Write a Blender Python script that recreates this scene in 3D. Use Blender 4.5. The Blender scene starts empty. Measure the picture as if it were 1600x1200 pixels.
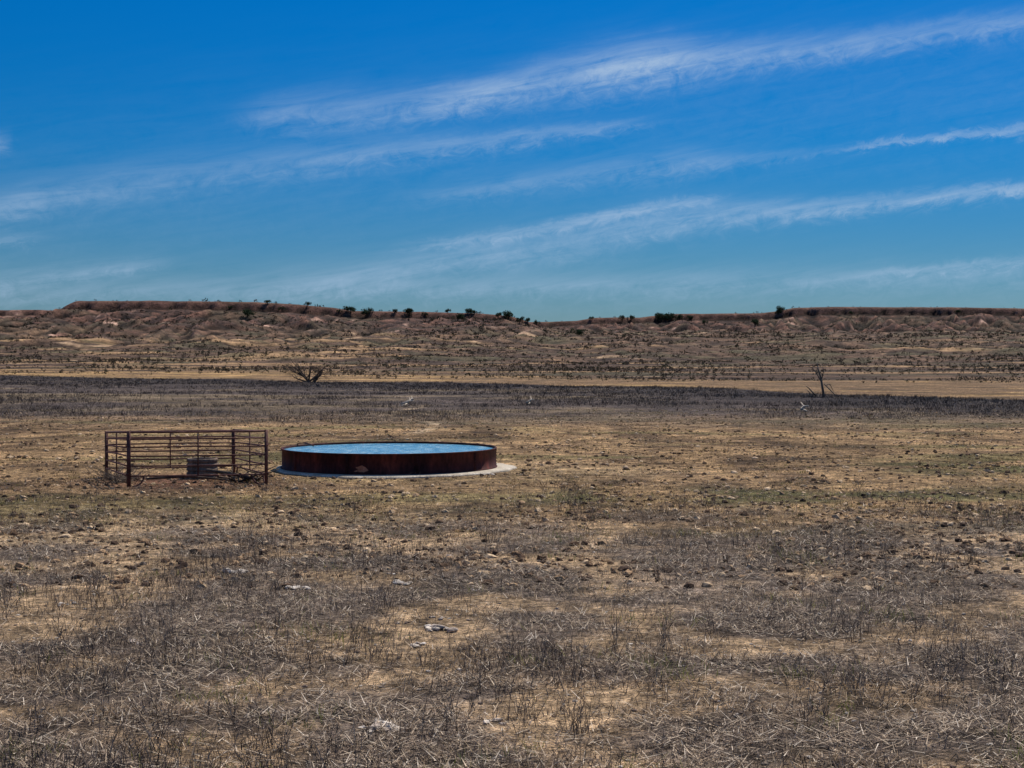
import bpy, math, numpy as np
from mathutils import Vector
rng=np.random.default_rng(7)
F=2300.0; V0=565.0; CH=3.1
scene=bpy.context.scene
col=scene.collection

# ---------------- noise -----------------
def _h(ix,iy,s):
    h=(ix.astype(np.int64)*374761393+iy.astype(np.int64)*668265263+s*1442695041)&0xffffffff
    h=((h^(h>>13))*1274126177)&0xffffffff
    return (h^(h>>16))&0xffff
def perlin(x,y,s=0):
    x,y=np.broadcast_arrays(np.asarray(x,float),np.asarray(y,float))
    x0=np.floor(x);y0=np.floor(y);fx=x-x0;fy=y-y0
    def g(i,j):
        a=_h(x0+i,y0+j,s)*(2*np.pi/65536)
        return np.cos(a)*(fx-i)+np.sin(a)*(fy-j)
    u=fx*fx*fx*(fx*(fx*6-15)+10);v=fy*fy*fy*(fy*(fy*6-15)+10)
    a=g(0,0)*(1-u)+g(1,0)*u;b=g(0,1)*(1-u)+g(1,1)*u
    return (a*(1-v)+b*v)*1.5
def fbm(x,y,o=4,s=0):
    r=0;a=1;t=0
    for i in range(o):
        r=r+a*perlin(x*2**i+i*17.3,y*2**i-i*9.1,s+i);t+=a;a*=.5
    return r/t
def ridged(x,y,o=3,s=0):
    r=0;a=1;t=0
    for i in range(o):
        r=r+a*(1-np.abs(perlin(x*2**i+i*7.3,y*2**i,s+i))*2);t+=a;a*=.5
    return r/t
def ss(a,b,x):
    t=np.clip((x-a)/(b-a),0,1);return t*t*(3-2*t)

# ---------------- terrain function -----------------
LU=[-900,-100,60,92,106,126,240,400,480,520,550,650,750,790,815,835,860,890,930]
LV=[480,485,484,486,481,470.5,470,472,477,481,486,487,490,493,499,507,520,535,570]
RU=[-900,700,860,900,930,1000,1050,1190,1210,1240,1300,1450,1600,2500]
RV=[500,504,503,502,497,496,490,489,487,481,479.5,480,482,478]
def height(x,y,parts=False):
    x=np.asarray(x,float);y=np.asarray(y,float)
    B=np.interp(y,[0,237,260,320,450,600,750,900,1100,2000],[0,0,.15,.9,2.4,7,13.5,19,22,24])
    roll=ss(300,650,y)
    B=B+roll*(4.5*fbm(x/120,y/80,4,11)+2.4*ridged(x/42,y/38,3,21)-1.3)
    B=B+0.05*fbm(x/6,y/6,3,5)+0.25*ss(60,200,y)*fbm(x/40,y/40,2,6)
    B=B+0.02*fbm(x/.7,y/.7,3,55)*(1-ss(60,90,y))
    def mesa(DY,U,V,s,amp):
        u=800+x/DY*F
        top=CH+(V0-np.interp(u,U,V))/F*DY
        top=top+0.25*fbm(x/20,y/50,2,s)
        d0=y-(DY+22*fbm(x/120,0*y,3,s+3)+6*fbm(x/14,0*y,2,s+4))
        m=1-ss(-60,-8,d0)
        g=ridged(x/38+0.6*perlin(x/60,y/60,s),y/150,3,s+8)
        d=d0-amp*(0.66-g)*m*1.6
        f=np.interp(d,[-300,-200,-110,-45,-13,-8,0],[0,.1,.32,.58,.74,.97,1])
        return B,np.clip(top-B,0,None)*f,d,(1-ss(-75,-30,d0))*(1-ss(-40,-15,d)),m
    B0,ml,dl,mm,_=mesa(950,LU,LV,31,72)
    ml=ml*(1-ss(120,220,dl))
    _,mr,dr,mm2,_=mesa(1300,RU,RV,71,92)
    h=B+np.maximum(ml,mr)
    act=np.maximum(ss(3,12,ml),ss(3,12,mr))
    gg=ridged(x/19,y/34,2,93)-.6
    h=h+act*((1.0*fbm(x/11,y/11,3,91)+2.6*gg)*np.where(ml>mr,mm,mm2))
    if parts: return h,ml,mr,dl,dr
    return h
def world(u,v):
    ys=np.concatenate([np.linspace(8,60,2000),np.linspace(60,300,1500),np.linspace(300,1500,4000)])
    xs=(u-800)/F*ys
    hs=height(xs,ys)
    vs=V0-(hs-CH)/ys*F
    i=np.where(vs<=v)[0]
    i=i[0] if len(i) else int(np.argmin(vs))
    return float(xs[i]),float(ys[i]),float(hs[i])
def yedge(x):
    return np.interp(x,[-150,-99,-36,-9,22,30,42,90],[300,285,240,215,170,142,120,100])
def yfar(x):
    return np.interp(x,[-150,-60,0,50,120],[345,325,285,240,225])

# ---------------- helpers -----------------
def mesh_obj(name,verts,faces,mat,smooth=False,cols=None,parent=None):
    me=bpy.data.meshes.new(name)
    verts=np.asarray(verts,np.float32)
    if isinstance(faces,np.ndarray):
        n,k=faces.shape
        me.vertices.add(len(verts));me.vertices.foreach_set('co',verts.ravel())
        me.loops.add(n*k);me.loops.foreach_set('vertex_index',faces.astype(np.int32).ravel())
        me.polygons.add(n);me.polygons.foreach_set('loop_start',np.arange(0,n*k,k,dtype=np.int32))
        me.polygons.foreach_set('use_smooth',np.full(n,smooth))
        me.update(calc_edges=True)
    else:
        me.from_pydata([tuple(map(float,v)) for v in verts],[],faces)
        me.polygons.foreach_set('use_smooth',[smooth]*len(me.polygons))
    if cols is not None:
        a=me.color_attributes.new('Col','FLOAT_COLOR','POINT')
        c=np.ones((len(verts),4),np.float32);c[:,:3]=cols
        a.data.foreach_set('color',c.ravel())
    me.materials.append(mat)
    ob=bpy.data.objects.new(name,me);col.objects.link(ob)
    if parent: ob.parent=parent
    return ob
def empty(name):
    e=bpy.data.objects.new(name,None);col.objects.link(e);e.empty_display_size=.3;return e
class Geo:
    def __init__(s): s.v=[];s.f=[]
    def tube(s,pts,rad,n=8,caps=True):
        pts=[Vector(p) for p in pts]
        if not hasattr(rad,'__len__'): rad=[rad]*len(pts)
        base=len(s.v);up=Vector((0.13,.21,.97))
        for i,p in enumerate(pts):
            d=(pts[min(i+1,len(pts)-1)]-pts[max(i-1,0)]).normalized()
            a=d.cross(up)
            if a.length<.15:a=d.cross(Vector((1,0,0)))
            a.normalize();b=d.cross(a)
            for k in range(n):
                t=2*math.pi*k/n
                s.v.append(tuple(p+(a*math.cos(t)+b*math.sin(t))*rad[i]))
        for i in range(len(pts)-1):
            for k in range(n):
                k2=(k+1)%n
                s.f.append((base+i*n+k,base+i*n+k2,base+(i+1)*n+k2,base+(i+1)*n+k))
        if caps:
            s.f.append(tuple(base+k for k in range(n))[::-1])
            s.f.append(tuple(base+(len(pts)-1)*n+k for k in range(n)))
    def lathe(s,prof,n=96,c=(0,0,0),jit=None):
        base=len(s.v)
        for (r,z) in prof:
            for k in range(n):
                t=2*math.pi*k/n
                rr=r+(jit(t,r,z) if jit else 0)
                s.v.append((c[0]+rr*math.cos(t),c[1]+rr*math.sin(t),c[2]+z))
        for i in range(len(prof)-1):
            for k in range(n):
                k2=(k+1)%n
                s.f.append((base+i*n+k,base+i*n+k2,base+(i+1)*n+k2,base+(i+1)*n+k))
    def box(s,c,ex,ey,ez,rot=0):
        base=len(s.v);cr,sr=math.cos(rot),math.sin(rot)
        for dz in(-1,1):
            for dx,dy in((-1,-1),(1,-1),(1,1),(-1,1)):
                X=dx*ex/2;Y=dy*ey/2
                s.v.append((c[0]+X*cr-Y*sr,c[1]+X*sr+Y*cr,c[2]+dz*ez/2))
        for q in((0,3,2,1),(4,5,6,7),(0,1,5,4),(1,2,6,5),(2,3,7,6),(3,0,4,7)):
            s.f.append(tuple(base+i for i in q))
    def obj(s,name,mat,parent=None,smooth=True,cols=None):
        return mesh_obj(name,s.v,s.f,mat,smooth,cols,parent)

# ---------------- materials -----------------
def newmat(name,rough=.9):
    m=bpy.data.materials.new(name);m.use_nodes=True
    nt=m.node_tree;b=nt.nodes['Principled BSDF']
    b.inputs['Roughness'].default_value=rough
    b.inputs['Specular IOR Level'].default_value=.1
    return m,nt,b
def N(nt,t,**kw):
    n=nt.nodes.new(t)
    for k,v in kw.items(): setattr(n,k,v)
    return n
def noise_node(nt,vec,scale,detail=6,rough=.6,dist=0):
    n=N(nt,'ShaderNodeTexNoise');n.inputs['Scale'].default_value=scale
    n.inputs['Detail'].default_value=detail;n.inputs['Roughness'].default_value=rough
    n.inputs['Distortion'].default_value=dist
    nt.links.new(vec,n.inputs['Vector']);return n.outputs['Fac']
def ramp(nt,fac,stops):
    r=N(nt,'ShaderNodeValToRGB');e=r.color_ramp.elements
    while len(e)<len(stops): e.new(.5)
    for i,(p,c) in enumerate(stops):
        e[i].position=p
        e[i].color=(c,c,c,1) if not hasattr(c,'__len__') else (*c,1)
    nt.links.new(fac,r.inputs['Fac']);return r.outputs['Color']
def mixc(nt,a,b,fac=1.0,mode='MULTIPLY'):
    m=N(nt,'ShaderNodeMix',data_type='RGBA',blend_type=mode)
    for sock,val in((m.inputs[0],fac),(m.inputs[6],a),(m.inputs[7],b)):
        if isinstance(val,(int,float)): sock.default_value=val
        elif isinstance(val,tuple): sock.default_value=(*val,1)
        else: nt.links.new(val,sock)
    return m.outputs[2]
def M(nt,op,a,b=None,c=None,clamp=False):
    m=N(nt,'ShaderNodeMath',operation=op);m.use_clamp=clamp
    for i,v in enumerate((a,b,c)):
        if v is None: continue
        if isinstance(v,(int,float)): m.inputs[i].default_value=v
        else: nt.links.new(v,m.inputs[i])
    return m.outputs[0]
def bump(nt,b,h,strength,dist):
    n=N(nt,'ShaderNodeBump');n.inputs['Strength'].default_value=strength
    n.inputs['Distance'].default_value=dist
    nt.links.new(h,n.inputs['Height']);nt.links.new(n.outputs[0],b.inputs['Normal'])

# ground
mg,nt,b=newmat('ground_soil',.95)
geo=N(nt,'ShaderNodeNewGeometry');pos=geo.outputs['Position']
att=N(nt,'ShaderNodeAttribute',attribute_name='Col')
fine=noise_node(nt,pos,9,8,.78)
mid=noise_node(nt,pos,1.7,7,.75)
big=noise_node(nt,pos,.14,11,.78)
c=mixc(nt,att.outputs['Color'],ramp(nt,fine,[(.36,.2),(.47,.78),(.52,1.15),(.64,2.2)]))
c=mixc(nt,c,ramp(nt,mid,[(.34,.3),(.5,1.0),(.64,1.85)]))
c=mixc(nt,c,ramp(nt,big,[(.34,.35),(.5,1.0),(.66,1.85)]))
nt.links.new(c,b.inputs['Base Color'])
hsum=M(nt,'ADD',M(nt,'MULTIPLY',fine,.4),M(nt,'ADD',mid,M(nt,'MULTIPLY',big,8)))
bump(nt,b,hsum,1.0,.18)

def attr_mat(name,rough=.9,trans=0.0,nz=None):
    m,nt,b=newmat(name,rough)
    a=N(nt,'ShaderNodeAttribute',attribute_name='Col');c=a.outputs['Color']
    if nz:
        g=N(nt,'ShaderNodeNewGeometry')
        n=noise_node(nt,g.outputs['Position'],nz,5,.7)
        c=mixc(nt,c,ramp(nt,n,[(.35,.5),(.65,1.5)]))
        bump(nt,b,n,.7,.5/nz)
    nt.links.new(c,b.inputs['Base Color'])
    if trans:
        t=N(nt,'ShaderNodeBsdfTranslucent');nt.links.new(c,t.inputs['Color'])
        mx=N(nt,'ShaderNodeMixShader');mx.inputs[0].default_value=trans
        nt.links.new(b.outputs[0],mx.inputs[1]);nt.links.new(t.outputs[0],mx.inputs[2])
        nt.links.new(mx.outputs[0],nt.nodes['Material Output'].inputs['Surface'])
    return m
m_grass=attr_mat('dry_grass',.8,.3)
m_stem=attr_mat('dry_stalks',.8,0)
m_clod=attr_mat('clods',.95,0,20)
m_leaf=attr_mat('juniper_foliage',.8,.2)
m_bush=attr_mat('scrub_foliage',.85,.15)
m_rock=attr_mat('pale_rock',.9,0,14)

def rust_mat(name,c1,c2,c3,scale=2.0,rough=.7,streak=True):
    m,nt,b=newmat(name,rough)
    g=N(nt,'ShaderNodeTexCoord');mp=N(nt,'ShaderNodeMapping')
    mp.inputs['Scale'].default_value=(1,1,.35 if streak else 1)
    nt.links.new(g.outputs['Object'],mp.inputs[0])
    n=noise_node(nt,mp.outputs[0],scale,8,.7)
    n2=noise_node(nt,mp.outputs[0],scale*9,6,.7)
    c=ramp(nt,n,[(.35,c1),(.52,c2),(.68,c3)])
    c=mixc(nt,c,ramp(nt,n2,[(.35,.6),(.65,1.35)]))
    nt.links.new(c,b.inputs['Base Color'])
    bump(nt,b,n2,.4,.01)
    return m
m_tank=rust_mat('tank_rust',(.025,.010,.010),(.07,.018,.015),(.17,.04,.028),1.3)
m_pipe=rust_mat('pipe_rust',(.08,.035,.03),(.14,.06,.05),(.24,.12,.09),4,.6,False)
m_patch=rust_mat('rust_patch',(.35,.12,.06),(.5,.2,.12),(.6,.3,.2),6,.8)
m_conc=rust_mat('pad_concrete',(.36,.31,.24),(.52,.45,.36),(.66,.59,.49),2.5,.95,False)
m_well=rust_mat('well_casing',(.11,.08,.06),(.20,.145,.11),(.32,.24,.19),5,.9)
m_welld=rust_mat('lid_opening_shade',(.05,.04,.035),(.08,.065,.055),(.14,.11,.09),5,.9)  # shade of the casing opening painted as a dark lid colour
m_dead=rust_mat('dead_wood',(.11,.085,.065),(.2,.155,.12),(.32,.26,.2),2,.95)
m_deadd=rust_mat('dark_dead_wood',(.06,.042,.034),(.11,.08,.06),(.2,.15,.12),2,.95)
m_bark=rust_mat('bark',(.05,.035,.025),(.09,.06,.045),(.13,.1,.07),2,.95)

mw,nt,b=newmat('tank_water',.08)
b.inputs['Specular IOR Level'].default_value=.55
b.inputs['IOR'].default_value=1.33
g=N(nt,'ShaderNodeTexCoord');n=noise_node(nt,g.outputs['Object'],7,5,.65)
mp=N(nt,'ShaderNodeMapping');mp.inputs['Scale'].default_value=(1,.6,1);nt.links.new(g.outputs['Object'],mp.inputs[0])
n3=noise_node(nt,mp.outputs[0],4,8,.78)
nt.links.new(ramp(nt,n3,[(.35,(.06,.26,.46)),(.49,(.18,.46,.68)),(.57,(.34,.62,.78)),(.65,(.9,.95,.97))]),b.inputs['Base Color'])  # sky reflection and sparkle highlights painted into the water colour
bump(nt,b,n,.4,.045)

# ---------------- terrain mesh -----------------
rows=np.concatenate([np.linspace(-400,-5,16),np.linspace(-4,9,22),np.geomspace(9.3,90,300),np.geomspace(90.6,350,140)[1:],
    np.linspace(351,1450,540),np.geomspace(1460,7000,36)])
nc=860
s=np.linspace(-1,1,nc)
X=s[None,:]*(45+.60*np.clip(rows,0,None))[:,None]
Y=np.repeat(rows[:,None],nc,1)
h,ml,mr,dl,dr=height(X,Y,True)
P=np.stack([X,Y,h],-1)
nr=len(rows)
i=np.arange(nr-1)[:,None]*nc+np.arange(nc-1)[None,:]
faces=np.stack([i,i+1,i+nc+1,i+nc],-1).reshape(-1,4)
def C(*a): return np.array(a)
def lerp(a,b,t): return a+(b-a)*t[...,None]
w1=fbm(X/9,Y/9,5,101);w2=fbm(X/2.2,Y/2.2,4,102);w3=fbm(X/60,Y/25,4,103)
tan=C(.54,.365,.21);gry=C(.20,.15,.115);org=C(.46,.29,.145);brn=C(.19,.118,.065);grn=C(.18,.165,.06)
c0=lerp(tan,gry,ss(-.32,.12,w2+.4*w1))
c1=lerp(org,brn,ss(-.12,.3,w2*.8+.5*w1))
gm=ss(.05,.35,fbm(X/14+3,Y/5,4,110))*.6
gm=np.maximum(gm,.85*np.exp(-((Y-33.5-.05*X)/2.2)**2)*ss(-2,2,X)*(1-ss(12,15,X))*ss(-.3,.1,w2))
gm=np.maximum(gm,.85*np.exp(-((Y-43)/3)**2)*ss(9,12,X)*ss(-.3,.1,w2))
c1=lerp(c1,grn,gm)
dt=np.hypot(X+2.3,(Y-42)*1.1)
c1=lerp(c1,C(.54,.36,.19),np.exp(-(dt/5.4)**4)*.8)
c1=lerp(c1,C(.56,.38,.20),.8*np.exp(-((X-1.6)/2.6)**2-((Y-41.5)/1.6)**2))
dfc=np.hypot(X+8.6,Y-38.3)
c1=lerp(c1,C(.2,.095,.06),np.exp(-(dfc/2.8)**4)*.85)
c0=lerp(c0,C(.6,.42,.24),.8*np.exp(-((Y-25.5-.12*(X+8))/.5)**2)*(1-ss(-6.5,-5,X)))
cc=lerp(c0,c1,ss(24,33,Y+5*w1))
c2=lerp(C(.12,.09,.076),C(.22,.16,.10),ss(-.1,.35,w3+.6*w1))
ed=yedge(X)-Y
c2=lerp(c2,C(.045,.035,.034),(1-ss(15,95,ed+30*w3))*.93)
cc=lerp(cc,c2,ss(60,92,Y+18*w3+8*w1))
tx_=-.0717*Y+1.2*np.sin(Y/5.)+.35*w1*3
cc=lerp(cc,C(.62,.45,.28),.9*np.exp(-((X-tx_)/.35)**2)*ss(60,66,Y)*(1-ss(104,108,Y))*ss(-.25,.1,w2))
yel=lerp(C(.47,.29,.12),C(.24,.15,.08),ss(-.25,.15,fbm(X/30,Y/9,4,120)+.35*ss(-70,10,X)-.08))
yel=lerp(yel,C(.12,.085,.055),ss(.05,.3,fbm(X/9,Y/6,4,125))*.6)
cc=lerp(cc,yel,ss(-3,3,Y-yedge(X)-5*w1))
n1=fbm(X/55,Y/30,5,130);n2=fbm(X/14,Y/10,4,131);n3=fbm(X/160,Y/22,4,132)
ft=lerp(C(.135,.083,.054),C(.062,.041,.03),ss(-.25,.2,n2+.3*n1))
ft=lerp(ft,C(.36,.225,.115),ss(.16,.3,n3+.12*(1-ss(-200,0,X)))*.75*(1-ss(650,850,Y)))
ft=lerp(ft,C(.48,.32,.19),ss(.38,.48,n1)*.85)
ft=lerp(ft,C(.085,.075,.042),ss(.05,.3,fbm(X/40+9,Y/20,3,135))*.65)
cc=lerp(cc,ft,ss(-25,30,Y-yfar(X)+70*n1))
red=lerp(C(.12,.062,.044),C(.048,.03,.025),ss(-.25,.15,n2))
red=lerp(red,C(.068,.055,.033),ss(-.05,.25,fbm(X/70+4,Y/40,3,136))*.5)
red=lerp(red,C(.48,.30,.22),ss(.30,.46,fbm(X/22,Y/30,4,140)+.2*n1)*.75)
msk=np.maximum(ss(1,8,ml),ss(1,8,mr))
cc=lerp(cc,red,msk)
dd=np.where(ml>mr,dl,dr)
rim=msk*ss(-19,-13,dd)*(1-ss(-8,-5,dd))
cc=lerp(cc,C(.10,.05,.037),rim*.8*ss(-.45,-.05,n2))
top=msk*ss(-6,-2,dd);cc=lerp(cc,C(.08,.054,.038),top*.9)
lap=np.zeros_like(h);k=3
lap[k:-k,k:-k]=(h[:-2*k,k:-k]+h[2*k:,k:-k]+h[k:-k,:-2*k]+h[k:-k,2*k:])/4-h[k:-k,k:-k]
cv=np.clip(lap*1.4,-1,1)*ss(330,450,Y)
cc=cc*(1-.7*np.clip(cv,0,1)+.45*np.clip(-cv,0,1))[...,None]  # occlusion shading painted into the colour: hollows darker, crests lighter
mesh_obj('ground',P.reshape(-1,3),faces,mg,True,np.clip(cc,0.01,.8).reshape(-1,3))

# ---------------- blades -----------------
def blades(name,mat,base,tip,width,cols,tipcol=None):
    n=len(base);d=tip-base
    side=np.stack([-d[:,1],d[:,0],0*d[:,0]],-1)
    L=np.linalg.norm(side,axis=1,keepdims=True)
    ra=rng.uniform(0,2*np.pi,n);rs=np.stack([np.cos(ra),np.sin(ra),0*ra],-1)
    hz=np.abs(d[:,2:3])/(np.linalg.norm(d,axis=1,keepdims=True)+1e-9)
    side=np.where(hz>.5,rs,side/(L+1e-9))*width[:,None]/2
    V=np.stack([base-side,base+side,tip+side*.35,tip-side*.35],1).reshape(-1,3)
    Fc=np.arange(n*4).reshape(n,4)
    cl=np.repeat(cols[:,None,:],4,1).reshape(-1,3)
    return mesh_obj(name,V,Fc,mat,False,cl)
def scatter(n,y0,y1,power=1.0):
    t=rng.uniform(0,1,n)
    y=y0*(y1/y0)**t
    x=rng.uniform(-1,1,n)*(3+.40*y)
    return x,y
def pick(pal,n,jit=.25):
    pal=np.array(pal);c=pal[rng.integers(0,len(pal),n)]
    return c*rng.uniform(1-jit,1+jit,(n,1))
# 1) flat straw litter
x,y=scatter(400000,9.5,42,1.0)
keep=rng.uniform(0,1,len(x))<np.clip(.45+1.7*fbm(x/2.2,y/2.2,4,102)+.5*fbm(x/9,y/9,5,101)+1.1*fbm(x/.6,y/.6,2,103),.10,1)*(1-.8*ss(24,34,y))
x=x[keep];y=y[keep];n=len(x)
z=height(x,y);a=rng.uniform(0,2*np.pi,n);L=rng.uniform(.04,.20,n)
base=np.stack([x,y,z+rng.uniform(0,.045,n)],-1)
tip=base+np.stack([np.cos(a)*L,np.sin(a)*L,rng.uniform(-.02,.06,n)],-1)
pal=[(.78,.62,.45),(.55,.42,.29),(.33,.24,.17),(.10,.076,.064),(.085,.066,.056),(.16,.12,.10),(.85,.72,.57),(.055,.043,.038),(.22,.165,.13),(.4,.3,.22)]
blades('straw_litter',m_grass,base,tip,rng.uniform(.005,.012,n),pick(pal,n))
# 2) short upright dry grass
x,y=scatter(100000,9.5,36,1.0)
keep=rng.uniform(0,1,len(x))<np.clip(.3+1.8*fbm(x/1.3,y/1.3,3,202),.03,1)
x=x[keep];y=y[keep];n=len(x);z=height(x,y)
a=rng.uniform(0,2*np.pi,n);L=rng.uniform(.04,.14,n);ln=rng.uniform(.1,1.2,n)
base=np.stack([x,y,z-.01],-1)
tip=base+np.stack([np.cos(a)*L*ln,np.sin(a)*L*ln,L],-1)
gp=fbm(x/1.7,y/1.7,3,222)>.2
cl=pick([(.48,.35,.22),(.24,.18,.13),(.13,.1,.08),(.08,.062,.052),(.6,.46,.3)],n)
cl=np.where(gp[:,None]&(rng.uniform(0,1,n)<.7)[:,None],pick([(.15,.18,.045),(.22,.23,.06),(.3,.28,.09)],n),cl)
blades('dry_grass',m_grass,base,tip,rng.uniform(.006,.012,n),cl)
# 3) standing weed stalks in patches
x,y=scatter(10500,10,36,1.0)
dens=fbm(x/2.6,y/3.2,3,303)+.35*np.exp(-((x+4.5)/2.8)**2-((y-19.5)/4)**2)+.3*np.exp(-((x-5)/2.)**2-((y-22)/3)**2)+.4*np.exp(-((x-.3)/.8)**2-((y-12.3)/.8)**2)
keep=rng.uniform(0,1,len(x))<np.clip(.0+1.7*dens,.02,1)
x=x[keep];y=y[keep];z=height(x,y)
B=[];T=[];Wd=[];
for k in range(len(x)):
    ns=rng.integers(3,8);H=rng.uniform(.14,.50)
    for q in range(ns):
        bx=x[k]+rng.normal(0,.05);by=y[k]+rng.normal(0,.05)
        hh=H*rng.uniform(.5,1);lx,ly=rng.normal(0,.25,2)*hh
        p0=np.array([bx,by,z[k]-.01]);p1=p0+[lx*.5,ly*.5,hh*.6];p2=p0+[lx*1.2,ly*1.2,hh]
        B+=[p0,p1];T+=[p1,p2];w=rng.uniform(.006,.009);Wd+=[w,w*.8]
        for r in range(rng.integers(1,4)):
            t=rng.uniform(.3,.95);pp=p0+(p2-p0)*t
            dv=rng.normal(0,1,3)*[.05,.05,.0]+[0,0,rng.uniform(.02,.1)]
            B.append(pp);T.append(pp+dv);Wd.append(.005)
B=np.array(B);T=np.array(T);Wd=np.array(Wd)
blades('weed_stalks',m_stem,B,T,Wd,pick([(.10,.076,.064),(.16,.12,.10),(.06,.047,.042),(.36,.28,.21)],len(B)))
# 4) middle distance tufts
def tufts(name,x,y,H,W,nb,pal,wid,mat=m_grass):
    n=len(x);z=height(x,y)
    xx=np.repeat(x,nb);yy=np.repeat(y,nb);zz=np.repeat(z,nb);hh=np.repeat(H,nb);ww=np.repeat(W,nb)
    m=n*nb;a=rng.uniform(0,2*np.pi,m);r=np.sqrt(rng.uniform(0,1,m))*ww*.5
    bs=np.stack([xx+np.cos(a)*r,yy+np.sin(a)*r,zz-.01],-1)
    L=hh*rng.uniform(.5,1,m)
    tp=bs+np.stack([np.cos(a)*ww*.5*rng.uniform(.2,1,m),np.sin(a)*ww*.5*rng.uniform(.2,1,m),L],-1)
    cl=np.repeat(pick(pal,n,.3),nb,0)*rng.uniform(.7,1.3,(m,1))
    return blades(name,mat,bs,tp,np.repeat(wid,nb)*rng.uniform(.6,1.2,m),cl)
x,y=scatter(24000,26,95,1.0)
keep=(rng.uniform(0,1,len(x))<np.clip(.35+1.4*fbm(x/4,y/4,3,404),.05,1))&(np.hypot(x+3.55,y-42.6)>3.7)
x=x[keep];y=y[keep];n=len(x)
tufts('grass_tufts',x,y,rng.uniform(.03,.10,n),rng.uniform(.08,.26,n),8,
  [(.2,.125,.065),(.42,.27,.13),(.12,.08,.046),(.18,.165,.05),(.58,.41,.22),(.07,.048,.034)],.014*y**.35/3.2)
# 5) dark brush band
x,y=scatter(46000,70,300,1.0)
keep=(y<yedge(x)-1+3*fbm(x/5,y/5,2,9))&(rng.uniform(0,1,len(x))<np.clip(.3+1.6*fbm(x/16,y/10,4,505)+.6*(1-ss(0,80,yedge(x)-y)),.03,1)*ss(66,100,y))
x=x[keep];y=y[keep];n=len(x)
tufts('dark_brush',x,y,rng.uniform(.10,.34,n),rng.uniform(.25,.8,n),7,
  [(.07,.054,.05),(.10,.077,.068),(.045,.035,.034),(.15,.115,.09),(.24,.18,.13)],.03*(y/100),m_stem)

# 6) clods, dung and stones
t_=(1+5**.5)/2
ico=np.array([(-1,t_,0),(1,t_,0),(-1,-t_,0),(1,-t_,0),(0,-1,t_),(0,1,t_),(0,-1,-t_),(0,1,-t_),(t_,0,-1),(t_,0,1),(-t_,0,-1),(-t_,0,1)])/1.9
icf=np.array([(0,11,5),(0,5,1),(0,1,7),(0,7,10),(0,10,11),(1,5,9),(5,11,4),(11,10,2),(10,7,6),(7,1,8),(3,9,4),(3,4,2),(3,2,6),(3,6,8),(3,8,9),(4,9,5),(2,4,11),(6,2,10),(8,6,7),(9,8,1)])
def lumps(name,x,y,sx,sy,sz,cols,mat,lift=.2):
    n=len(x);z=height(x,y)
    V=ico[None]*rng.uniform(.65,1.3,(n,12,1))*np.stack([sx,sy,sz],-1)[:,None,:]
    a=rng.uniform(0,6.28,n)[:,None];vx=V[...,0]*np.cos(a)-V[...,1]*np.sin(a);vy=V[...,0]*np.sin(a)+V[...,1]*np.cos(a)
    V=np.stack([vx+x[:,None],vy+y[:,None],V[...,2]+z[:,None]+sz[:,None]*lift],-1).reshape(-1,3)
    Fc=(icf[None]+12*np.arange(n)[:,None,None]).reshape(-1,3)
    return mesh_obj(name,V,Fc,mat,False,np.repeat(cols,12,0))
x,y=scatter(27000,20,90,1.0)
keep=(np.hypot(x+3.55,y-42.6)>3.7)&(rng.uniform(0,1,len(x))<np.clip(.5+1.3*fbm(x/5,y/3,3,606),.05,1));x=x[keep];y=y[keep];n=len(x)
r=rng.uniform(.018,.055,n)*rng.choice([1,1,1,1.8],n)
lumps('soil_clods',x,y,r,r*rng.uniform(.7,1.2,n),r*.65,pick([(.14,.085,.052),(.08,.05,.034),(.36,.23,.13),(.56,.40,.25)],n),m_clod)
x,y=scatter(2200,10,28,1.0);n=len(x);r=rng.uniform(.010,.032,n)
lumps('pebbles',x,y,r,r,r*.5,pick([(.4,.33,.26),(.3,.23,.17),(.18,.13,.1),(.5,.43,.36)],n),m_clod,.4)
RX=[];RY=[];RS=[]
for (u,v,wpx,cnt) in [(370,896,40,11),(630,914,34,8),(690,985,46,13),(585,1142,60,16),(210,1005,34,8),(465,922,36,9),(1475,946,18,3),(105,945,30,4),
    (680,967,24,5),(420,1012,20,4),(660,1012,30,6),(775,1132,34,5),(785,733,20,6),(762,742,18,5),(905,985,22,4),(1180,1010,20,3),
    (700,870,20,4),(610,898,16,3)]:
    X0,Y0,_=world(u,v)
    for k in range(cnt):
        RX.append(X0+rng.uniform(-.5,.5)*wpx/F*Y0);RY.append(Y0+rng.normal(0,.07));RS.append(wpx/F*Y0/4.4*rng.uniform(.3,1))
RX=np.array(RX);RY=np.array(RY);RS=np.array(RS)
lumps('limestone_rocks',RX,RY,RS*1.2,RS*.9,RS*.42,pick([(.55,.47,.39),(.64,.56,.48),(.42,.34,.28)],len(RX),.15),m_rock,.85)

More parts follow.
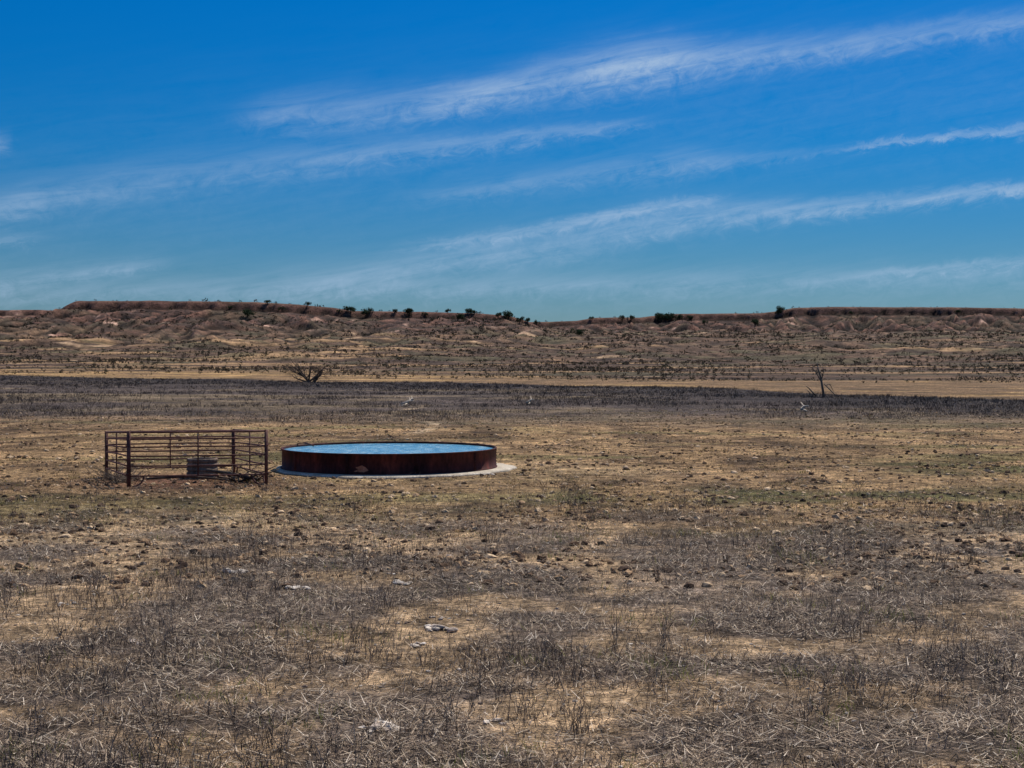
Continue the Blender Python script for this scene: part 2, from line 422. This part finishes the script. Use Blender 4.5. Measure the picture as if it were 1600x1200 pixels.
# ---------------- scrub on the hills -----------------
def bushes(name,x,y,S,nb,pal,mat,flat=.7):
    n=len(x);z=height(x,y);m=n*nb
    c=rng.normal(0,1,(m,3));c/=np.linalg.norm(c,axis=1,keepdims=True);c*=rng.uniform(.3,1,(m,1))**.5
    Sr=np.repeat(S,nb)[:,None]
    ctr=np.stack([np.repeat(x,nb),np.repeat(y,nb),np.repeat(z,nb)],-1)+c*Sr*[.5,.5,.5*flat]+[0,0,1]*Sr*.4*flat
    a=rng.normal(0,1,(m,3));b_=rng.normal(0,1,(m,3))
    a/=np.linalg.norm(a,axis=1,keepdims=True);b_/=np.linalg.norm(b_,axis=1,keepdims=True)
    k=Sr*.24
    V=np.stack([ctr+a*k,ctr+b_*k,ctr-(a+b_)*k*.7],1).reshape(-1,3)
    cl=np.repeat(pick(pal,n,.3),nb,0)*rng.uniform(.6,1.4,(m,1))
    return mesh_obj(name,V,np.arange(m*3).reshape(-1,3),mat,False,np.repeat(cl,3,0))
n=60000
y=rng.uniform(215,1320,n);x=rng.uniform(-1,1,n)*(.40*y+10)
_,ml_,mr_,dl_,dr_=height(x,y,True)
dd_=np.where(ml_>mr_,dl_,dr_);onrim=(np.maximum(ml_,mr_)>5)&(dd_>-14)
keep=(y>yfar(x)-25+50*fbm(x/30,y/12,3,17))&(rng.uniform(0,1,n)<np.clip(.45+1.8*fbm(x/50,y/35,3,707),.08,1)*np.where(onrim,.12,1));x=x[keep];y=y[keep];n=len(x)
S=rng.uniform(.5,1.8,n)*np.clip(y/700,.35,1.2)*rng.choice([1,1,1,1.5],n)
bushes('scrub_brush',x,y,S,10,[(.045,.04,.025),(.065,.048,.034),(.034,.036,.02),(.085,.06,.045)],m_bush)

# junipers on the mesa
def juniper(u,v,w,hgt,k):
    X0,Y0,Z0=world(u,v)
    W=w/F*Y0;Hh=hgt/F*Y0
    r=np.random.default_rng(100+k)
    e=empty('juniper_tree');e.location=(X0,Y0,Z0)
    g=Geo()
    for q in range(3):
        dx,dy=r.normal(0,.12,2)*W
        g.tube([(0,0,-.6),(dx*.4,dy*.4,Hh*.3),(dx,dy,Hh*.75)],[.28,.18,.05],6)
    g.obj('trunk',m_bark,e)
    lobes=[(r.normal(0,.24)*W,r.normal(0,.24)*W,Hh*r.uniform(.35,.75),r.uniform(.16,.32)*W) for _ in range(9)]
    V=[];cl=[]
    for (a,b2,c2,R) in lobes:
        m=110;d=r.normal(0,1,(m,3));d/=np.linalg.norm(d,axis=1,keepdims=True);d*=r.uniform(.5,1.05,(m,1))
        ctr=np.array([a,b2,c2])+d*R*[1,1,.9]
        p=r.normal(0,.17,(m,3,3))*max(R,.5)+ctr[:,None,:]
        p[...,2]=np.maximum(p[...,2],.1)
        V.append(p.reshape(-1,3));cl.append(np.repeat(np.array([.03,.048,.022])*r.uniform(.5,1.7,(m,1)),3,0))
    V=np.concatenate(V)
    mesh_obj('foliage',V,np.arange(len(V)).reshape(-1,3),m_leaf,False,np.concatenate(cl),e)
J=[(387,496,16,12),(360,484,6,5),(418,476,10,7),(441,486,9,8),(480,480,9,9),(548,490,17,13),(572,496,15,13),(579,489,9,9),(530,489,7,6),(640,494,17,13),
 (617,489,7,6),(665,494,8,7),(700,488,8,6),(715,502,15,13),(731,490,13,8),(741,490,8,6),(778,498,10,10),(795,498,17,13),(812,506,12,12),(824,504,9,7),(838,508,9,9),
 (972,504,10,13),(986,502,10,9),(1030,502,16,13),(1046,501,18,11),(1062,500,12,9),(1078,499,8,6),(1180,509,14,11),(1220,489,13,10),(1216,492,9,8),(1330,492,7,6),(1100,508,10,8),(925,500,7,6),(905,524,16,10),(1495,490,9,6)]
for k,j in enumerate(J): juniper(*j,k)

# ---------------- stock tank -----------------
tx,ty=-3.55,42.6;R=3.08
tank=empty('stock_tank');tank.location=(tx,ty,0)
g=Geo()
g.lathe([(R+.045,.06),(R+.045,.085),(R+.004,.09),(R,.30),(R,.575),(R+.03,.58),(R+.035,.605),(R+.02,.625),(R-.02,.62),(R-.025,.58),(R-.02,.30),(R-.02,.07)],160)
g.obj('wall',m_tank,tank,True)
g=Geo()
for k in range(10):
    t=math.radians(k*36-107)
    g.box(((R+.008)*math.cos(t),(R+.008)*math.sin(t),.33),.014,.09,.47,t)
    for q in range(6):
        g.box(((R+.02)*math.cos(t),(R+.02)*math.sin(t),.14+q*.08),.02,.02,.02,t)
g.obj('seam_straps',m_tank,tank,False)
g=Geo()
u_c=577;tc=-math.pi/2+((u_c-608)/F*39.6)/R
pts=[(-.06,.14),(.03,.12),(.075,.17),(.05,.25),(.015,.31),(-.02,.27),(-.045,.25),(-.02,.2)]
vs=[((R+.006)*math.cos(tc+a),(R+.006)*math.sin(tc+a),z) for a,z in pts]
mesh_obj('paint_patch',vs,[tuple(range(len(vs)))],m_patch,False,None,tank)
g=Geo();prof=[(0.001,.565)]+[(r,.565) for r in np.linspace(.3,R-.021,9)];g.lathe(prof,128)
g.obj('water',mw,tank,True)
g=Geo()
g.tube([(-R+.25,1.2,.1),(-R+.25,1.2,.66),(-R+.5,1.1,.69),(-R+.75,1.05,.6)],.025,8)
g.obj('fill_pipe',m_pipe,tank)
g=Geo()
jit=lambda t,r,z: 0 if r<3.2 else .09*math.sin(3*t+.4)+.05*math.sin(7*t+1)+.04*math.sin(17*t)+.12*math.cos(t)-.06*math.sin(t)
g.lathe([(2.9,.055),(3.12,.058),(3.40,.05),(3.45,.02),(3.47,-.06)],160,jit=jit)
o=g.obj('concrete_pad',m_conc,None,False);o.location=(tx,ty,0)

# ---------------- corral panels -----------------
fen=empty('corral_fence')
A=(-9.55,36.6);Bp=(-6.18,37.1);Cc=(-7.62,40.3);D=(-10.99,39.8)
def panel(name,p,q,hp,hq,ups,feet=True,gap=.03):
    g=Geo();p=Vector((*p,0));q=Vector((*q,0));d=(q-p);L=d.length;dn=d/L
    p=p+dn*gap;q=q-dn*gap;zp=float(height(p.x,p.y));zq=float(height(q.x,q.y))
    def at(t,f): 
        w=p.lerp(q,t);w.z=(zp+(zq-zp)*t)+f*(hp+(hq-hp)*t);return w
    g.tube([at(0,-.02),at(0,1.01)],.032,8);g.tube([at(1,-.02),at(1,1.01)],.032,8)
    for i_,f in enumerate([.985,.86,.71,.55,.37,.19]):
        sag=rng.normal(0,.006)
        g.tube([at(0,f),at(.25,f+sag),at(.5,f+sag*1.4),at(.75,f+sag*.8),at(1,f)],.019 if i_ else .024,8)
    for t in ups: g.tube([at(t,.18),at(t,.985)],.018,6)
    if feet:
        for t,sg in((0,1),(1,-1)):
            pts=[]
            for k in range(7):
                a=k/6*math.pi/2
                pts.append(at(t+sg*(.02+.085*math.sin(a)),.19-.19*math.cos(a)*1.0))
            g.tube(pts,.022,8)
    g.obj(name,m_pipe,fen)
panel('front_panel',A,Bp,1.37,1.37,[.5])
panel('right_panel',Bp,Cc,1.37,1.24,[.5])
panel('back_panel',Cc,D,1.22,1.22,[.5],False)
panel('left_panel',D,A,1.22,1.37,[.5],False)
g=Geo()
for (px,py) in (A,Bp):
    for f in(.3,1.0): g.tube([(px-.06,py-.02,f),(px+.06,py+.02,f)],.02,6)
g.obj('chain_latches',m_pipe,fen)

# well casing inside
well=empty('well_casing');wx,wy,wz=world(312,748);well.location=(wx,wy+.3,wz)
g=Geo();rw=.40
prof=[(rw+.02,-.02),(rw+.02,.04),(rw,.05)]
for k in range(3):
    z0=.06+k*.115;prof+=[(rw-.02,z0),(rw+.02,z0+.035),(rw+.02,z0+.075),(rw-.02,z0+.11)]
prof+=[(rw-.02,.42),(rw+.005,.43),(rw+.005,.50),(rw-.01,.52),(rw-.045,.52),(rw-.05,.5),(rw-.05,.25)]
g.lathe(prof,48);g.obj('casing_wall',m_well,well)
g=Geo();g.lathe([(rw-.052,.40),(.2,.41),(.001,.415)],40);g.obj('lid',m_welld,well)
g=Geo();g.tube([(.05,0,.41),(.05,0,.57),(.2,.05,.57)],.02,8);g.obj('hydrant_pipe',m_pipe,well)

def blob_branches(name,X0,Y0,n,L,mat,rad=.012,flat=.5,seed=1):
    r=np.random.default_rng(seed);g=Geo();z=float(height(X0,Y0))
    for _ in range(n):
        a=r.uniform(0,6.28);p=np.array([X0+r.normal(0,L*.25),Y0+r.normal(0,L*.25),z])
        pts=[p]
        for q in range(4):
            a+=r.normal(0,.5);p=p+np.array([math.cos(a)*L*.22,math.sin(a)*L*.22,r.uniform(-.02,.14)*flat*2*L/ .8])
            p[2]=max(p[2],z+.01);pts.append(p)
        g.tube(pts,[rad,rad*.8,rad*.6,rad*.45,rad*.3],5)
    return g.obj(name,mat)
blob_branches('tumbleweed',-10.45,38.9,90,.75,m_dead,.008,.7,2)
blob_branches('tumbleweed',-10.1,37.9,60,.6,m_dead,.008,.7,3)
blob_branches('dead_branches',-7.0,38.2,16,1.0,m_deadd,.03,.35,4)
g=Geo();g.tube([(-8.0,38.6,.25),(-7.3,38.1,.2),(-6.5,37.5,.1)],[.05,.05,.04],7);g.tube([(-9.3,37.4,.12),(-8.3,37.7,.16),(-7.2,37.3,.1)],[.03,.035,.02],7)
g.obj('fallen_log',m_deadd)

# ---------------- dead trees -----------------
def grow(g,p,d,L,r0,depth,r,spread=.6,droop=0):
    pts=[Vector(p)];rad=[r0];d=Vector(d).normalized();n=4
    for k in range(n):
        d=(d+Vector(r.normal(0,.18,3))+Vector((0,0,-droop))).normalized()
        pts.append(pts[-1]+d*L/n);rad.append(max(r0*(1-.55*(k+1)/n),.012))
    g.tube(pts,rad,6 if depth>1 else 3,False)
    if depth<=0: return
    for q in range(r.integers(2,5)):
        k=int(r.integers(1,n+1))
        nd=(d+Vector(r.normal(0,spread,3))+Vector((0,0,.1))).normalized()
        grow(g,pts[k],nd,L*r.uniform(.5,.82),max(rad[k]*.65,.015),depth-1,r,spread,droop)
X0,Y0,Z0=world(487,597)
g=Geo();r=np.random.default_rng(5)
for dx,dz,L in((-1.1,.95,4.0),(-.7,1.2,4.2),(-.1,1.2,3.2),(1,.75,3.3),(1.2,.35,3.0),(-1.3,.5,3.4),(.5,1,2.7)):
    grow(g,(r.normal(0,.3),r.normal(0,.3),-.1),(dx,r.normal(0,.5),dz),L*.85,.17,4,r,.6,.01)
o=g.obj('dead_mesquite_tree',m_deadd);o.location=(X0,Y0,Z0)
X0,Y0,Z0=world(1286,621)
k_=Y0/F
def px(a,b_,dy=0): return ((a-1286)*k_,dy,(621-b_)*k_)
snag=Geo()
snag.tube([px(1288,623),px(1285,605),px(1283,590,.1),px(1279,578,.1),px(1277,567,0)],[.12,.10,.08,.06,.03],8)
snag.tube([px(1284,598),px(1276,582,.2),px(1271,576,.3),px(1272,567,.3)],[.06,.05,.04,.025],7)
snag.tube([px(1284,592),px(1286,580,-.2),px(1284,570,-.3)],[.05,.035,.02],6)
snag.tube([px(1277,621,-.3),px(1268,612,-.3),px(1262,606,-.4),px(1258,603,-.4)],[.07,.06,.045,.03],7)
snag.tube([px(1268,621,-.2),px(1264,612,0),px(1260,609,0)],[.05,.04,.02],6)
snag.tube([px(1288,600),px(1296,609,-.3),px(1306,620,-.5)],[.05,.05,.04],7)
snag.tube([px(1291,602,0),px(1298,600,.3),px(1304,612,.4)],[.04,.035,.02],6)
snag.tube([px(1262,618,-.4),px(1272,620,-.6),px(1282,621,-.5)],[.06,.06,.04],6)
o=snag.obj('dead_tree_snag',m_dead);o.location=(X0,Y0,Z0)

m_bleach=rust_mat('bleached_wood',(.4,.33,.25),(.55,.46,.36),(.7,.6,.5),3,.9)
for (u,v,w,sd) in((636,634,20,1),(828,632,11,3),(1256,643,8,4),(640,631,14,5)):
    X0,Y0,Z0=world(u,v);r=np.random.default_rng(sd);g=Geo();W=w/F*Y0
    g.tube([(-W/2,0,.12),(-W*.1,.3,.2),(W*.2,.1,.3),(W/2,-.6,.36)],[.07,.09,.08,.05],6)
    g.tube([(0,.2,.15),(-W*.1,-.6,.1),(-W*.3,-1.6,.06)],[.06,.05,.03],6)
    g.tube([(W*.1,0,.2),(W*.2,.6,.4),(W*.1,1.1,.55)],[.05,.04,.02],6)
    o=g.obj('bleached_branch',m_bleach);o.location=(X0,Y0,Z0)

# ---------------- sky -----------------
SUN_EL=math.radians(53);SUN_AZ=math.radians(30)
w=bpy.data.worlds.new('sky');scene.world=w;w.use_nodes=True;nt=w.node_tree
bg=nt.nodes['Background'];bg.inputs['Strength'].default_value=.1
sky=N(nt,'ShaderNodeTexSky',sky_type='NISHITA');sky.sun_disc=False
sky.sun_elevation=SUN_EL;sky.sun_rotation=SUN_AZ;sky.air_density=1;sky.dust_density=.3;sky.ozone_density=2
tc=N(nt,'ShaderNodeTexCoord');sp=N(nt,'ShaderNodeSeparateXYZ');nt.links.new(tc.outputs['Generated'],sp.inputs[0])
az=M(nt,'ARCTAN2',sp.outputs[0],sp.outputs[1]);el=M(nt,'ARCSINE',sp.outputs[2])
UMIN,UMAX=-500.,2100.
def a_of(u): return math.atan((u-800)/F)
amin,amax=a_of(UMIN),a_of(UMAX)
U=M(nt,'DIVIDE',M(nt,'SUBTRACT',az,amin),amax-amin,clamp=True)
EM=.30
E=M(nt,'DIVIDE',el,EM)
def e_of(u,v): return math.atan((V0-v)/F*math.cos(a_of(u)))/EM
def fcurve(pts):
    n=N(nt,'ShaderNodeFloatCurve');cv=n.mapping.curves[0]
    n.mapping.use_clip=False
    pts=sorted(pts)
    while len(cv.points)<len(pts): cv.points.new(.5,.5)
    for p,(a,b_) in zip(cv.points,pts): p.location=(a,b_);p.handle_type='AUTO'
    n.mapping.update();nt.links.new(U,n.inputs['Value']);return n.outputs[0]
def un(u): return (a_of(u)-amin)/(amax-amin)
sl=.17
cx=M(nt,'ADD',az,M(nt,'MULTIPLY',el,sl));cy=M(nt,'SUBTRACT',el,M(nt,'MULTIPLY',az,sl))
cb=N(nt,'ShaderNodeCombineXYZ');nt.links.new(M(nt,'MULTIPLY',cx,14),cb.inputs[0]);nt.links.new(M(nt,'MULTIPLY',cy,130),cb.inputs[1])
fib=noise_node(nt,cb.outputs[0],1.0,9,.62,.5)
cb2=N(nt,'ShaderNodeCombineXYZ');nt.links.new(M(nt,'MULTIPLY',cx,60),cb2.inputs[0]);nt.links.new(M(nt,'MULTIPLY',cy,100),cb2.inputs[1])
puf=noise_node(nt,cb2.outputs[0],1.0,9,.72,1.0)
warp=M(nt,'MULTIPLY',M(nt,'SUBTRACT',puf,.5),.06)
E2=M(nt,'ADD',E,warp)
tex=M(nt,'ADD',M(nt,'MULTIPLY',fib,1.9),M(nt,'MULTIPLY',puf,1.4))
tex=M(nt,'SUBTRACT',tex,.95,clamp=False)
tex=M(nt,'MAXIMUM',tex,.05)
streaks=[
 ([(330,182),(420,180),(600,170),(740,152),(850,128),(1000,103),(1200,85),(1400,62),(1600,35),(1900,0)],[(330,5),(450,24),(740,20),(850,26),(1000,28),(1200,20),(1600,16)],[(-500,0),(330,0),(450,.3),(600,.32),(740,.65),(850,.5),(1000,.85),(1100,.55),(1300,.4),(1600,.38),(2100,.3)]),
 ([(-300,370),(0,325),(100,302),(300,275),(500,250),(700,230),(900,205),(1050,188),(1200,175)],[(-300,20),(0,20),(200,25),(500,20),(700,14),(1050,6)],[(-500,.3),(0,.42),(100,.25),(400,.22),(600,.33),(800,.36),(950,.28),(1080,0),(2100,0)]),
 ([(600,312),(750,295),(900,275),(1050,257),(1150,250),(1250,240),(1400,222),(1600,203),(1900,170)],[(620,12),(900,16),(1070,18),(1200,8),(1600,8)],[(-500,0),(580,0),(750,.18),(1000,.26),(1070,.32),(1150,.15),(1280,.12),(1350,.33),(1600,.55),(2100,.3)]),
 ([(380,445),(600,425),(700,405),(900,375),(1000,352),(1150,335),(1300,325),(1600,294),(2000,260)],[(400,18),(700,24),(950,26),(1100,20),(1300,13),(1600,9)],[(-500,0),(370,0),(450,.2),(700,.35),(900,.38),(1100,.5),(1300,.5),(1600,.65),(2100,.4)]),
 ([(550,400),(700,380),(900,350),(1050,320),(1150,312)],[(550,5),(900,8),(1100,7)],[(-500,0),(560,0),(700,.3),(1000,.4),(1100,.3),(1180,0),(2100,0)]),
 ([(300,455),(800,448),(1100,440),(1600,425)],[(300,14),(1600,16)],[(-500,.1),(400,.22),(1600,.2),(2100,.1)]),
 ([(1250,432),(1450,422),(1600,408),(1900,385)],[(1250,5),(1600,7)],[(-500,0),(1270,0),(1400,.25),(1600,.35),(2100,.2)]),
 ([(-300,470),(0,440),(100,430),(200,415),(290,408)],[(-300,12),(0,12),(290,7)],[(-500,.2),(0,.25),(180,.28),(300,0),(2100,0)]),
 ([(-300,400),(0,378),(100,371)],[(-300,9),(100,6)],[(-500,.2),(0,.25),(110,0),(2100,0)]),
 ([(-300,240),(-30,230),(15,222),(30,218)],[(-300,20),(20,12)],[(-500,.3),(0,.3),(30,0),(2100,0)]),
 ([(0,460),(800,455),(1600,450)],[(0,45),(1600,45)],[(-500,.12),(800,.12),(1600,.1),(2100,.1)]),
 ([(0,330),(800,230),(1600,140)],[(0,120),(1600,120)],[(-500,.07),(800,.08),(1600,.08),(2100,.08)]),
]
tot=None
for cpts,wpts,ipts in streaks:
    c_=fcurve([(un(u),e_of(u,v)) for u,v in cpts])
    w_=fcurve([(un(u),q/F/EM) for u,q in wpts])
    i_=fcurve([(un(u),q) for u,q in ipts])
    d_=M(nt,'DIVIDE',M(nt,'SUBTRACT',E2,c_),w_)
    g_=M(nt,'EXPONENT',M(nt,'MULTIPLY',M(nt,'MULTIPLY',d_,d_),-.8))
    v_=M(nt,'MULTIPLY',g_,M(nt,'MAXIMUM',i_,0))
    tot=v_ if tot is None else M(nt,'ADD',tot,v_)
front=M(nt,'GREATER_THAN',sp.outputs[1],0.)
cl=M(nt,'MULTIPLY',M(nt,'MULTIPLY',tot,tex),front)
cl=M(nt,'MINIMUM',cl,.8,clamp=True)
tint=ramp(nt,M(nt,'DIVIDE',el,math.pi/2,clamp=True),[(0,(.24,.35,.49)),(.04,(.13,.34,.56)),(.09,(.012,.33,.67)),(.16,(.0,.35,.76)),(.45,(.6,.8,1))])
sc=mixc(nt,sky.outputs[0],tint)
sc=mixc(nt,sc,(4.0,5.4,7.3),cl,'MIX')
nt.links.new(sc,bg.inputs['Color'])

sun=bpy.data.lights.new('sun','SUN');sun.energy=5.0;sun.angle=math.radians(.5);sun.color=(1,.94,.85)
so=bpy.data.objects.new('sun',sun);col.objects.link(so)
dv=Vector((math.sin(SUN_AZ)*math.cos(SUN_EL),math.cos(SUN_AZ)*math.cos(SUN_EL),math.sin(SUN_EL)))
so.rotation_euler=dv.to_track_quat('Z','Y').to_euler();so.location=(20,40,60)

cam=bpy.data.cameras.new('camera');cam.sensor_width=36;cam.lens=F/1600*36;cam.clip_end=20000;cam.clip_start=.1
co=bpy.data.objects.new('camera',cam);col.objects.link(co);co.location=(0,0,CH)
co.rotation_euler=(math.pi/2-math.atan(35/F),0,0)
scene.camera=co
scene.view_settings.view_transform='Standard';scene.view_settings.look='None';scene.view_settings.exposure=0
